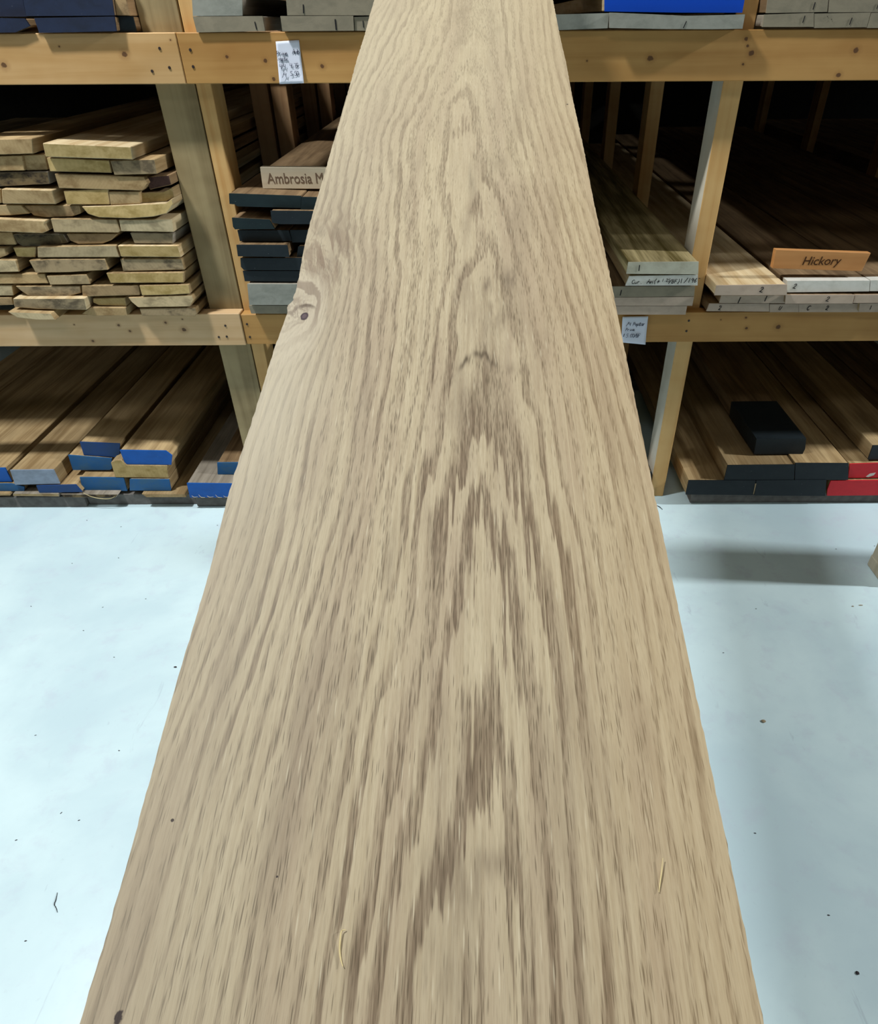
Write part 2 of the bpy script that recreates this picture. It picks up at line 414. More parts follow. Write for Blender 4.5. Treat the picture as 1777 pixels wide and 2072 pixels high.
for s in ('screw',):
    spots = {b_tl: [(323, 98), (308, 144), (343, 137)], b_tr: [(385, 101), (391, 135)],
             b_ml: [(456, 659), (443, 682), (459, 681)], b_mr: [(499, 657), (505, 683), (1395, 650), (1390, 671)]}
    for bm_o, lst in spots.items():
        for px, py in lst:
            q = at(px, py, Y0)
            bm = bmesh.new()
            bmesh.ops.create_cone(bm, cap_ends=True, segments=12, radius1=.0032, radius2=.0026, depth=.002, matrix=Matrix.Translation((q.x, -.0004 + (.004 if bm_o is b_mr else 0), q.z)) @ Matrix.Rotation(math.pi/2, 4, 'X'))
            link('screw', mesh_of(bm, 'screw'), [M['screw']], bm_o)

# sleepers on the floor that keep the bottom boards off the concrete
slm = flat('grey weathered sleeper', hx(112, 108, 104), 0.85, 0.1, 0.2)
def sleeper(x0, x1, y, d, top, label):
    o = empty('floor_sleeper', ((x0+x1)/2, y, 0))
    bpy.data.objects.remove(o)
    o = link('floor_sleeper', mesh_of(box_bm((x0-(x0+x1)/2, 0, 0), (x1-(x0+x1)/2, d, top)), 'floor_sleeper'), [slm])
    o.location = ((x0+x1)/2, y, 0); bevel(o, .002)
    tag(o, label, 'sleeper', 'sleepers under the bottom boards'); return o
SLZ = 0.040
sleeper(-2.2, at(176, 1018, Y0).x, 1.700, .085, SLZ, 'grey wooden sleeper on the concrete under the left blue-ended boards')
sleeper(at(177, 1018, Y0).x, at(398, 1018, Y0).x, 1.712, .085, SLZ, 'set-back grey wooden sleeper under the tan and olive bottom boards')
sleeper(at(399, 1018, Y0).x, -.03, 1.700, .085, SLZ, 'grey wooden sleeper under the blue-ended board beside the big plank')
sleeper(at(1396, 1018, Y0).x, 2.4, 1.704, .085, SLZ, 'grey wooden sleeper under the black- and red-ended boards')
for yy in (2.5, 3.6):
    o = sleeper(-2.2, 2.4, yy, .085, SLZ, 'long rear sleeper deep under the rack' if yy < 3 else 'farthest sleeper under the rack')

# ------------------------------------------------------------------ boards
cnt = 0
BAYS = [(-9, -.7025), (-.5785, .5455), (.5925, 9)]   # clear widths between the posts
def board(pts, y, label, side='side_tan', end='end_tan', coat=None, coat_d=.004, group=None, L=None, dx=None, marks=(), name='lumber_board', wob=0.0):
    """front end outlined at distance y, body runs back into the rack"""
    global cnt; cnt += 1
    random.seed(cnt*17+3)
    W = [at(px, py, y) for px, py in pts]
    ox = sum(p.x for p in W)/len(W); oz = min(p.z for p in W)
    lo, hi = [b for b in BAYS if b[0] <= ox <= b[1]][0]
    loc = [(min(max(p.x, lo), hi)-ox, p.z-oz) for p in W]
    L = L or random.uniform(2.35, 2.75)
    dx = 0.0 if dx is None else dx
    o = prism(name, loc, L, [M[side], M[end]], None, dx, 0.0, 6, wob, cnt)
    o.location = (ox, y, oz)
    tag(o, label, 'board', group)
    if coat:
        cx = sum(a for a, b in loc)/len(loc); cz = sum(b for a, b in loc)/len(loc)
        g = .0005
        cp = [(a + (g if a > cx else -g), b + (g if b > cz else -g)) for a, b in loc]
        c = prism('painted_end', cp, coat_d, [M[coat]], o, dx, 0, 1); c.location = (0, -.0008, 0)
        c['label'] = coat.split('_')[0].replace('wax', 'sealed').replace('plastic', 'vivid blue') + (' end' if coat.startswith('wax') else ' painted end')
    bevel(o, .0013)
    for mk in marks:
        s, mx, my, hpx = mk[:4]; sl = mk[4] if len(mk) > 4 else .15
        q = at(mx, my, y); q2 = at(mx, my+hpx, y); h = abs(q.z-q2.z)
        lines, wd = writing(s, h, 0.72, sl)
        stroke_mesh('handwriting', lines, max(.0010, h*.13) if len(s) > 2 else h*.15, M['ink'], o,
                    Matrix.Translation((q.x-ox-wd/2, -.0014, q.z-oz-h/2)))
    return o

S1 = 'boards in the tall stack left of the square post'
YA = 1.690
def row(lst, where, y, group, ex=None):
    for k, it in enumerate(lst):
        pts, look = it[0], it[1]
        kw = dict(it[2]) if len(it) > 2 else {}
        yy = kw.pop('y', y)
        board(pts, yy, look + ' ' + where, group=group, **kw)
E_ = lambda e, s='side_tan', **k: dict(end=e, side=s, **k)
row([([(-60,283),(65,280),(67,311),(-60,315)], 'tan rough-edged board at the left end', E_('end_tan', y=1.683)),
     ([(86,289.5),(265,297),(269,323),(92,317.5)], 'pale ridged board sticking out farthest', E_('end_yellow', 'side_pale', y=1.672))],
    'topping the left stack', YA, S1)
row([([(-60,317),(44,314.5),(50,345),(-60,347)], 'short square-ended tan board', E_('end_tan', y=1.690)),
     ([(46,314),(91,312.5),(96,344),(54,345)], 'narrow tan board half behind its neighbours', E_('end_tan', y=1.700)),
     ([(94,319),(220.5,324.5),(226,350),(101,347)], 'yellow-brown board under the topmost pale one', E_('end_yellow', y=1.686)),
     ([(223,325),(313,322),(318,352),(231,354)], 'board with a sawn corner lit on its top right', E_('end_grey', y=1.680))],
    'in the left stack\'s second layer', YA, S1)
row([([(-60,350),(97,347),(101,372),(-60,380)], 'dark grey-stained board', E_('end_dark', 'side_grey', y=1.695)),
     ([(110,351.5),(291,357.5),(299,371),(288,386),(119,381)], 'wide board with a broken right corner', E_('end_tan', y=1.684)),
     ([(298,358),(345,354),(350,374),(303,384)], 'dark decayed board at the right', E_('end_bark', 'side_brown', y=1.700))],
    'in the left stack\'s third layer', YA, S1)
row([([(-60,382),(0,383),(3,411),(-60,412)], 'tan board cut by the photo edge', E_('end_tan')),
     ([(3,382.5),(105,385),(113,413),(5,412)], 'light tan board with a gap on its right', E_('end_tan', 'side_pale', y=1.682)),
     ([(128,386),(218,382.5),(222,414),(135,414)], 'board with a rounded left corner', E_('end_yellow', y=1.686)),
     ([(219.5,388),(281,387.5),(284,412),(223.5,415)], 'short tan board in the middle', E_('end_tan', y=1.687)),
     ([(285,390),(330,388),(352,379),(356,399),(336,408),(286,411)], 'yellowish waney board beside the post', E_('end_yellow', y=1.700))],
    'in the left stack\'s fourth layer', YA, S1)
row([([(-60,415),(42,415),(60,432),(20,436),(-60,437)], 'slant-edged tan board at the left', E_('end_tan')),
     ([(47,416),(160,415.5),(163,432),(146,438),(94,440),(68,436)], 'brownish board with a rounded bottom', E_('end_brown', y=1.695)),
     ([(165,418),(223,416.5),(285,413.5),(335,411),(357,402),(361,413),(337,432),(311,438.5),(262,442),(200,440),(178,433)], 'wide live-edged board shaped like a boat hull', E_('end_yellow', 'side_pale', y=1.682))],
    'in the left stack\'s fifth layer', YA, S1)
row([([(-60,441),(0,443),(92,447),(89,455),(95,468),(86,472),(-60,466.5)], 'tan board with a bright lit top edge', E_('end_tan', 'side_pale', y=1.676)),
     ([(102,442.5),(235,444),(243.5,466.5),(240,471),(109,470)], 'smooth pale board with a small dark notch', E_('end_pale', y=1.686)),
     ([(240,444.5),(300,444.5),(348,443),(352,469.5),(245,468)], 'diagonally streaked pale board beside the post', E_('end_pale', 'side_pale', y=1.686))],
    'in the left stack\'s sixth layer', YA, S1)
row([([(-60,468),(24,470),(33,495),(-60,498)], 'dull tan board', E_('end_tan', y=1.70)),
     ([(26,474),(60,473.5),(128,473.5),(138,491),(107,496),(46,498.5),(36,492)], 'dark grey board with a mottled knotty end', E_('end_dark', 'side_grey', y=1.700)),
     ([(134,473),(238,473),(225,486),(207,493),(158,494),(142,487)], 'round-bottomed brownish board', E_('end_brown', y=1.692)),
     ([(263,471),(351,472),(350,493),(272,492.5)], 'grey-stained board with a hollow on its left', E_('end_grey', 'side_grey', y=1.692))],
    'in the left stack\'s seventh layer', YA, S1)
row([([(-60,500),(9,502),(13,517),(0,522),(-60,523)], 'pinkish tan board end', E_('end_tan', y=1.688)),
     ([(26,501),(67,499.5),(73,500),(71,521),(34,519.5)], 'short yellow board', E_('end_yellow', y=1.696)),
     ([(75,499.5),(234,496.5),(242,520.5),(76,521)], 'wide greyish board', E_('end_pale', y=1.684)),
     ([(238,497),(359.5,497),(367,520.5),(245,519.5)], 'clean yellow-tan board at the right', E_('end_yellow', 'side_pale', y=1.684))],
    'in the left stack\'s eighth layer', YA, S1)
row([([(-60,524),(31.5,526.5),(39,550),(-60,552.5)], 'pale green-tinged board', E_('end_pale', y=1.684)),
     ([(58,527),(100,524.5),(212.5,524),(219,546),(140,551),(72,552)], 'half pale half grey board', E_('end_grey', y=1.684)),
     ([(243,524),(367,523.5),(374,546),(249,549)], 'brownish grey board', E_('end_grey', y=1.688))],
    'in the left stack\'s ninth layer', YA, S1)
row([([(-60,554.5),(90,554),(98,573.5),(-60,575.5)], 'long brownish board', E_('end_tan', y=1.688)),
     ([(94,558.5),(174.5,555.5),(183,575),(101,576.5)], 'small grey-white board', E_('end_pale', y=1.684)),
     ([(214.5,552.5),(371,551),(372,572),(223.5,573)], 'long yellowish board', E_('end_yellow', y=1.682))],
    'in the left stack\'s tenth layer', YA, S1)
row([([(-60,578),(24,577),(28,598),(-60,599.5)], 'pale board at the left edge', E_('end_pale')),
     ([(31,579),(162,578.5),(164,593),(139,599.5),(57,598.5),(43,589)], 'round-bottomed grey board', E_('end_grey', y=1.686)),
     ([(165,578),(279.5,577.5),(283,597),(167,600.5)], 'brown-patched board', E_('end_brown', y=1.684)),
     ([(281.5,577.5),(382,575.5),(385,594.5),(340,597),(287,598)], 'tan board touching its neighbour', E_('end_yellow', y=1.681))],
    'in the left stack\'s eleventh layer', YA, S1)
row([([(-60,602),(24,602),(27,617),(-60,620)], 'knotty brown board', E_('end_brown', y=1.69)),
     ([(26,604),(171,603.5),(176,627),(76,625.5),(29,621.5)], 'wide light grey board sticking out', E_('end_grey', 'side_pale', y=1.668)),
     ([(188,603.5),(253,602),(256,619.5),(200,618),(188,612)], 'short curved tan board', E_('end_yellow', y=1.692)),
     ([(259,602),(320,599.5),(388,597.5),(392,606),(385,620.5),(279,622),(266,611)], 'pale round-edged board', E_('end_pale', y=1.682))],
    'in the left stack\'s twelfth layer', YA, S1)
row([([(15,631),(102,634),(112.5,647.5),(76,647.5),(35,643)], 'slanting two-tone board jutting over the beam', E_('end_pale', y=1.652)),
     ([(182,622),(254,622.5),(257,639),(188,639.5),(165,635)], 'flat tan board', E_('end_tan', y=1.684)),
     ([(282,624.5),(395,622.5),(399,634),(395,639.5),(287,639)], 'greyish scratched board at the right', E_('end_grey', y=1.684))],
    'lying on the beam under the left stack', YA, S1)

S2 = 'dark-ended boards in the narrow stack right of the square post'
D_ = lambda c='black_green', s='side_brown', **k: dict(end='end_brown', side=s, coat=c, **k)
wh = 'in the dark-ended stack'
row([([(464,392),(609,397),(608,420.5),(481,417),(476,413),(465,412)], 'black-green ended board under the wooden name sign', D_('black_green', y=1.690)),
     ([(610.5,399),(665,400),(665,425),(609,424)], 'black-ended board beside the big plank at the top', D_('black_green', y=1.690))], wh, YA, S2)
row([([(548,427),(665,428),(665,453),(567,453),(551,450)], 'board with a lit pale top edge in the second layer', D_('black', y=1.672)),
     ([(470,441),(545,445),(556,463),(476,463.5),(472,458)], 'notched black-green ended board below the top one', D_('black_green', y=1.690))], wh, YA, S2)
row([([(481,466),(584,466.5),(590,487),(486,487.5)], 'very dark board in the third layer', D_('black', y=1.702)),
     ([(587,466),(665,465),(665,490),(592,490)], 'very dark board half hidden by the big plank', D_('black', y=1.705)),
     ([(479,496),(581,496.5),(585,519.5),(482,518)], 'board with a bright lit top edge in the fourth layer', D_('black', y=1.676)),
     ([(604,499),(665,498),(665,519.5),(601,519.5)], 'black board right of the bright-edged one', D_('black', y=1.695)),
     ([(487,522.5),(665,522.5),(665,546.5),(494,546),(488,539)], 'blue-black ended board in the fifth layer', D_('black', y=1.686)),
     ([(492,548.5),(665,548.5),(665,570),(496,568.5)], 'lowest black-ended board above the grey one', D_('black', y=1.690)),
     ([(501,575),(665,575.5),(665,616.5),(505,616.5)], 'thick grey-sealed board', D_('wax_grey', 'side_grey', y=1.680)),
     ([(504,618.5),(665,618.5),(665,634),(509,634)], 'rough grey board lying on the middle beam', D_('wax_taupe', 'side_grey', y=1.690))], wh, YA, S2)

S3 = 'boards on the top shelf, left of the square post'
row([([(-60,36),(50,38),(60,52),(30,65),(-60,66)], 'navy-ended board at the far left', D_('navy', y=1.698)),
     ([(-60,-9),(44,-9),(53,33),(-60,33)], 'very dark navy-ended board at the far left', D_('navy', y=1.73)),
     ([(70,37),(231,34),(235,62.5),(80,66)], 'long navy-ended board lying on the upper beam', D_('navy', y=1.695)),
     ([(46,-9),(225,-9),(230.5,31),(54,32)], 'thick navy-ended board lying on another navy one', D_('navy', y=1.695)),
     ([(230,-9),(266,-9),(270.5,32),(235,31)], 'tan-ended board beside the square post', D_(None, y=1.705)),
     ([(239,34),(275,34),(281,63.5),(242,63)], 'black-ended board beside the square post', D_('black', y=1.715))],
    'on the top shelf', YA, S3)
S4 = 'grey-ended boards on the top shelf, left of the big plank'
row([([(391,34),(531,33),(536,62.5),(399,65)], 'grey-ended board with one pen stroke near its right corner', D_('wax_taupe', 'side_grey', y=1.70, marks=[('1',518,52,16,-.1)])),
     ([(389,-9),(489,-9),(490.5,31),(391,32)], 'grey-ended board without marks in the second layer', D_('wax_grey', 'side_grey', y=1.70)),
     ([(568,33),(714.5,32.5),(716,61.5),(572,62.5)], 'light grey-ended board with a stroke and a crack', D_('wax_taupe', 'side_grey', y=1.695, marks=[('1',679,50,22,0)])),
     ([(579,-9),(765,-9),(763,30.5),(582,30.5)], 'wide grey-ended board laid over two others', D_('wax_taupe', 'side_grey', y=1.695, marks=[('1',613,18,18,.1)])),
     ([(717,35),(775,33),(775,61.5),(719,61.5)], 'short grey-ended board half behind the big plank', D_('wax_taupe', 'side_grey', y=1.698, marks=[('1',735,49,14,0)]))],
    'on the upper beam', YA, S4)
S5 = 'boards on the top shelf, right of the big plank'
row([([(1085,31),(1232.5,27),(1229,56.5),(1085,62)], 'grey-ended board nearest the big plank', D_('wax_grey', 'side_grey', y=1.69)),
     ([(1234.5,26),(1310,29),(1388,32.5),(1460,31),(1526,29.5),(1522,45),(1504,57.5),(1440,58.5),(1340,58),(1234,56)], 'long wavy grey board with a rounded right end', D_('wax_grey', 'side_grey', y=1.68, marks=[('1',1383,50,14,.4)])),
     ([(1224,-14),(1514,-14),(1508,25),(1380,25),(1224,22.5)], 'thick board with a vivid blue painted end', D_('plastic', 'side_pale', y=1.70)),
     ([(1543,30),(1646.5,26.5),(1646.5,54),(1543,54)], 'grey-ended board with a pen stroke right of the post', D_('wax_taupe', 'side_grey', y=1.70, marks=[('1',1625,39,14,.15)])),
     ([(1648.5,28),(1761.5,26),(1753.5,54.5),(1648.5,56)], 'grey-ended board with scattered dots and a stroke', D_('wax_taupe', 'side_grey', y=1.70, marks=[('1',1720,43,14,.15),("'",1672,38,9),("'",1680,44,9)])),
     ([(1763.5,26.5),(1850,25),(1850,55.5),(1755,56)], 'grey-ended board cut by the right photo edge', D_('wax_taupe', 'side_grey', y=1.70)),
     ([(1553,-10),(1677,-10),(1673.5,23.5),(1551,26)], 'brownish sealed board in the second layer', D_('wax_taupe', 'side_brown', y=1.70, marks=[('1',1646,12,15,.1)])),
     ([(1679.5,-10),(1850,-10),(1850,23.5),(1676.5,24.5)], 'taupe board at the right end of the second layer', D_('wax_taupe', 'side_brown', y=1.70, marks=[('1',1775,12,12,.1)]))],
    'on the top shelf', YA, S5)
# boards that carry the leaning plank's upper end (behind it)
for k in range(4):
    z0 = 1.2035+k*.038
    o = prism('lumber_board', [(-.185, 0), (.112, 0), (.112, .036), (-.185, .036)], 2.5, [M['side_grey'], M['end_grey']])
    o.location = (.0, 1.70, z0); bevel(o, .0013)
    tag(o, ['lowest', 'second', 'third', 'topmost'][k] + ' wide grey board of the stack carrying the big plank\'s far end', 'board', 'boards hidden behind the big plank')

S6 = 'boards on the middle shelf, left of the right-hand post'
row([([(1272,531),(1413.5,530),(1412.5,554.5),(1268,553.5)], 'green-streaked cream board marked with one stroke, topmost', dict(end='end_pale', side='side_green', coat='wax_cream', y=1.655, marks=[('1',1293,542,12,0)])),
     ([(1274,559),(1412,556.5),(1412.5,577),(1266,577.5)], 'white-ended board covered in handwriting', dict(end='end_pale', side='side_pale', coat='wax_white', y=1.657, marks=[('Cur.',1289,570,8,.2),('Am(+',1322,569,9,.2),('1.25',1347,567,6,.2),('/BF)',1364,569,8,.2),('1',1378,568,9,.1),('/196"',1400,567,9,.2)])),
     ([(1236,580),(1406,579.5),(1405,599),(1236,601)], 'brownish sealed board marked with one bold stroke', dict(end='end_brown', side='side_brown', coat='wax_taupe', y=1.668, marks=[('1',1255,592,11,.15)])),
     ([(1236,602.5),(1404.5,601),(1403.5,618),(1236,618)], 'plain pinkish-ended board, second from the bottom', dict(end='end_pale', side='side_pale', coat='wax_pink', y=1.668)),
     ([(1236,619.5),(1390,619.5),(1387,636),(1236,636)], 'plain pinkish-ended board at the bottom', dict(end='end_pale', side='side_pale', coat='wax_pink', y=1.672))],
    'in the short stack behind the big plank', YA, S6)
S7 = 'boards on the middle shelf, right of the right-hand post'
row([([(1439,578),(1592,576),(1592,596.5),(1439,597)], 'board with a broad lit top and a written 2', dict(end='end_pale', side='side_pale', coat='wax_pink', y=1.655, marks=[('2',1540,586,10,.2)])),
     ([(1593.5,568.5),(1760,568),(1758.5,589),(1593,591)], 'chalky sealed board under the small sign', dict(end='end_pale', side='side_brown', coat='wax_white', coat_d=.03, y=1.680, marks=[('2',1607,579,9,.3)])),
     ([(1762.5,567.5),(1850,567),(1850,588),(1760.5,588.5)], 'bright white-ended board at the right edge', dict(end='end_pale', side='side_brown', coat='wax_white', coat_d=.03, y=1.680))],
    'in the top layer', YA, S7)
row([([(1460,598.5),(1589.5,598),(1588,613),(1456,612.5)], 'board marked with two strokes', D_('wax_pink', y=1.682, marks=[('1',1494,607,12,.25),('1',1548,604,11,.2)])),
     ([(1591,597),(1729,597),(1725,613.5),(1589.5,614)], 'longer board marked 2', D_('wax_pink', y=1.670, marks=[('2',1674,605,9,.2)])),
     ([(1731,597),(1850,596),(1850,611.5),(1727,612.5)], 'unmarked pinkish board', D_('wax_pink', y=1.672))],
    'in the middle layer of the shelf right of the post', YA, S7)
row([([(1436,614.5),(1556,614.5),(1556,630),(1430,629)], 'board marked 2 beside the post', D_('wax_pink', y=1.693, marks=[('2',1456,623,8,.2)])),
     ([(1558,615.5),(1616,615.5),(1616,631),(1558,631)], 'short board with two faint strokes', D_('wax_pink', y=1.693, marks=[('U',1578,623,8,.3)])),
     ([(1617.5,615.5),(1736,614.5),(1737,631),(1617.5,631)], 'board marked C and 2', D_('wax_pink', y=1.692, marks=[('C',1635,623,9,.3),('2',1673,623,8,.2)])),
     ([(1741,614),(1850,613),(1850,631),(1738.5,631)], 'pale-cornered board marked with a stroke', D_('wax_pink', 'side_pale', y=1.680, marks=[('1',1761,622,8,.1)]))],
    'lying on the middle beam', YA, S7)

S8 = 'boards on the floor sleepers at the left'
B_ = lambda c, s='side_tan', e='end_brown', **k: dict(end=e, side=s, coat=c, **k)
row([([(-160,951),(10,947),(24,974),(-160,976)], 'bright blue ended board cut by the left photo edge', B_('blue_bright', y=1.711)),
     ([(-160,980),(22,979),(49,985),(49,993),(-160,993)], 'blue-ended board under the leftmost one', B_('blue_mid', y=1.703)),
     ([(21,951.5),(108,950.5),(121,978),(31,980.5)], 'blue-grey ended board with a bright tan side', B_('wax_steel', y=1.698)),
     ([(74,983),(153,981),(166,995),(80,996.5)], 'dark blue ended board under the blue-grey one', B_('blue_dull', y=1.694)),
     ([(162,966),(250,967),(257.5,993),(168,991.5)], 'faded light blue ended board', B_('blue_mid', y=1.713)),
     ([(138.5,921),(226,928),(226,948),(222,950.5),(148,950.5)], 'teal-blue ended board behind the cream one', B_('blue_mid', y=1.745)),
     ([(162,894.5),(242,898),(242,919),(238,925),(170,920)], 'dark blue ended board, second highest', B_('blue_dull', y=1.751)),
     ([(243,911),(335,912.5),(348,922),(346,940),(254,938.5)], 'vivid blue ended board on top of the pile', B_('blue_bright', y=1.717)),
     ([(224,936),(234,931),(245,931),(256,941.5),(338,942.5),(342,967.5),(233,966)], 'cream-ended board directly under the vivid blue one', dict(end='end_yellow', side='side_tan', y=1.712)),
     ([(263,970),(342,970.5),(346,992),(263,992)], 'blue-ended board under the cream one', B_('blue_mid', y=1.706)),
     ([(378.5,978),(495,979.5),(495,1006),(385,1006)], 'splintery blue-ended board beside the big plank', B_('blue_bright', 'side_grey', y=1.684)),
     ([(440,936.5),(500,936),(500,959),(441,959)], 'short blue-ended board far back beside the big plank', B_('blue_mid', 'side_brown', y=1.735))],
    'on the lowest shelf', YA, S8)
row([([(-160,998.5),(18,998.5),(21,1003),(-160,1004)], 'thin pinkish board', dict(end='end_tan', y=1.690)),
     ([(26,998.5),(118,998.5),(120,1005),(26,1004)], 'thin tan board', dict(end='end_tan', side='side_grey', y=1.690)),
     ([(122,1000),(240,1000),(234,1007),(130,1007)], 'thin olive-grey board with a wood fibre', dict(end='end_dark', side='side_grey', y=1.690)),
     ([(286,999.5),(373,999.5),(377,1006.5),(296,1006.5)], 'thin rounded tan board', dict(end='end_tan', y=1.690))],
    'resting on the floor sleeper', YA, S8, )
# more long boards filling the left of the lowest shelf
S9 = 'boards on the floor sleepers at the right'
row([([(1394,972.5),(1529,972.5),(1525.5,1001.5),(1388,1000)], 'black-ended board at the left end of the bottom layer', B_('black', 'side_tan', y=1.690)),
     ([(1531,972.5),(1672,971.5),(1670,1003),(1527.5,1002)], 'black-ended board beside the lower red one', B_('black', 'side_tan', y=1.690)),
     ([(1473,942),(1608,940.5),(1606.5,970.5),(1466,970.5)], 'black-ended board in the second layer, knotty on top', B_('black', 'side_tan', y=1.692)),
     ([(1610,937.5),(1717,938),(1716,970.5),(1609,970.5)], 'black-ended board beside the upper red one', B_('black', 'side_tan', y=1.692)),
     ([(1531.5,888),(1631,887),(1629,908),(1624,918),(1526,918.5)], 'topmost beam-like board with black paint far along its top', B_('black', 'side_brown', coat_d=.245, y=1.7456)),
     ([(1720.5,939),(1850,935),(1850,966),(1717,966.5)], 'red-ended board with a white chip', B_('red', 'side_tan', y=1.701)),
     ([(1682,973),(1850,971),(1850,1001),(1674,1002.5),(1675,990)], 'glossy red-ended board sticking out lowest', B_('red', 'side_tan', y=1.692)),
     ([(1767,902),(1850,900),(1850,929),(1757,929.5)], 'pale-sided board with a black end at the right edge', B_('black', 'side_tan', y=1.712))],
    'on the lowest shelf', YA, S9)
row([([(1290,955),(1318,955),(1324,985),(1290,987)], 'dark-ended board behind the big plank, left of the right-hand post,', B_('black_green', 'side_brown', y=1.735))], 'on the lowest shelf', YA, S9)
# bare spots on painted ends
def bare(label, pts, y, mat='wax_white'):
    b = [o for o in bpy.data.objects if o.get('label', '').startswith(label)][0]
    W = [at(px, py, y) for px, py in pts]
    o = prism('bare_spot', [(p.x-b.location.x, p.z-b.location.z) for p in W], .0005, [M[mat]], b, 0, 0, 1)
    o.location = (0, y-b.location.y-.0016, 0); return o
bare('red-ended board with a white chip', [(1752, 964), (1760, 958), (1772, 956), (1768, 961), (1757, 965)], 1.701)
bare('black-ended board beside the lower red', [(1528, 978), (1530.5, 978), (1526, 998), (1523.5, 1001)], 1.690, 'end_grey')

# boards lying further back and to the side so the lowest and middle shelves are full
def filler(x0, x1, z0, z1, y, label, side, grp, end='end_brown', L=2.6):
    o = prism('lumber_board', [(x0-(x0+x1)/2, 0), (x1-(x0+x1)/2, 0), (x1-(x0+x1)/2, z1-z0), (x0-(x0+x1)/2, z1-z0)], L, [M[side], M[end]])
    o.location = ((x0+x1)/2, y, z0); bevel(o, .0013); tag(o, label, 'board', grp)
    return o

# plywood sheets added out of view over the topmost boards, blocking light below
for (x0, x1), w_ in zip(((-2.95, -2.07), (-1.96, -.705), (-.575, -.205), (.205, .543), (.595, 1.725), (1.775, 3.3)),
                    ('over the far left bay', 'over the navy-ended boards', 'left of the big plank', 'right of the big plank', 'over the boards right of the right-hand post', 'over the far right bay')):
    o = link('added_shade_sheet', mesh_of(box_bm((0, 0, 0), (x1-x0, 3.0, .018)), 'added_shade_sheet'), [M['side_brown']])
    o.location = (x0, 1.725, 1.278); tag(o, 'added brown plywood sheet on the top shelf boards '+w_, 'shading', 'plywood sheets added on the top shelf')
for (x0, x1), w_ in zip(((-2.9, -2.07), (-1.96, -1.16), (1.775, 3.3)), ('in the far left bay', 'left of the navy-ended boards', 'in the far right bay')):  # unseen slabs added to close the outer top shelf to light
    filler(x0, x1, 1.2035, 1.26, 1.705, 'added thick wide grey light-blocking slab on the top beam '+w_, 'side_grey', 'added light-blocking slabs on the top shelf', 'end_grey', 3.0)
# boards that fill the shelves beyond what stands in front
def fill_row(xa, xb, z0, th, n, y, what, where, side, end, grp, L=3.2):
    wd = (xb-xa)/n
    for k in range(n):
        filler(xa+k*wd+.0015, xa+(k+1)*wd-.0015, z0, z0+th, y+.006*(k % 3), what+', '+['leftmost', 'second', 'third', 'fourth', 'fifth'][k]+' of %d, ' % n+where, side, grp, end, L)
fill_row(-2.9+.0, -2.07, .6105, .13, 3, 1.69, 'thick tan board', 'on the middle shelf in the far left bay', 'side_tan', 'end_tan', 'thick boards in the outer bays')
fill_row(1.775, 3.3, .6105, .10, 5, 1.69, 'thick brown board', 'on the middle shelf in the far right bay', 'side_brown', 'end_brown', 'thick boards in the outer bays')
x1850 = at(1850, 632, 1.69).x
fill_row(x1850+.002, 1.725, .6105, .06, 4, 1.69, 'dusty brown board', 'on the middle shelf right of the small orange sign', 'side_brown', 'end_brown', 'brown boards beyond the small orange sign')
fill_row(-.25, .30, .6105, .05, 3, 1.72, 'dusty brown board', 'on the middle shelf behind the big plank', 'side_brown', 'end_brown', 'brown boards behind the big plank')
x18 = at(1850, 1006, 1.72).x
fill_row(x18+.004, 1.725, .0405, .055, 3, 1.70, 'dusty brown board', 'on the lowest shelf beyond the red-ended boards', 'side_brown', 'end_brown', 'brown boards beyond the red-ended ones')
fill_row(.02, .50, .0405, .045, 3, 1.80, 'dark brown board', 'on the lowest shelf behind the big plank', 'side_brown', 'black', 'dark boards low behind the big plank')
xl = at(-160, 1008, 1.70).x
fill_row(-1.965, xl-.004, .0405, .055, 3, 1.70, 'tan board', 'on the lowest shelf beyond the leftmost blue-ended one', 'side_tan', 'blue_mid', 'boards beyond the leftmost blue-ended one')
# ------------------------------------------------------------------ signs and price tags
def sign(pts, y, thick, mat, label, txt, th, tx, tmat, shear=0, recl=0.0, xs=1.0):
    W = [at(px, py, y) for px, py in pts]
    ox = sum(p.x for p in W)/4; oz = min(p.z for p in W)
    o = prism('name_sign', [(p.x-ox, p.z-oz) for p in W], thick, [mat], None, 0, 0, 1)
    o.location = (ox, y, oz); o.rotation_euler.x = recl; bevel(o, .001)
    tag(o, label, 'sign')
    q = at(*tx, y)
    text_mesh('engraved_lettering', txt, th, tmat, o, Matrix.Translation((q.x-ox, -.0004, q.z-oz)), shear, xs)
    return o
m_sg1 = stud_mat('pale maple sign', hx(208, 196, 172), hx(180, 160, 130), 0)
m_sg2 = stud_mat('orange hickory sign', hx(196, 140, 84), hx(160, 104, 54), 0)
a0, a1 = at(525, 338, 1.757), at(532, 382, 1.757)
sign([(526, 338), (760, 340), (760, 383), (532, 382)], 1.757, .018, m_sg1, 'pale wooden name sign engraved Ambrosia Maple, standing on the dark-ended boards', 'Ambrosia Maple', .0235, (617, 361.5), M['engrave_grey'], 0, 0, .84)
sg = sign([(1570, 505), (1763, 512), (1744, 549), (1563, 543)], 1.700, .016, m_sg2, 'orange-brown wooden name sign engraved Hickory, standing on the chalky board', 'Hickory', .021, (1662, 528.5), M['engrave'], .18, 0, 1.0)

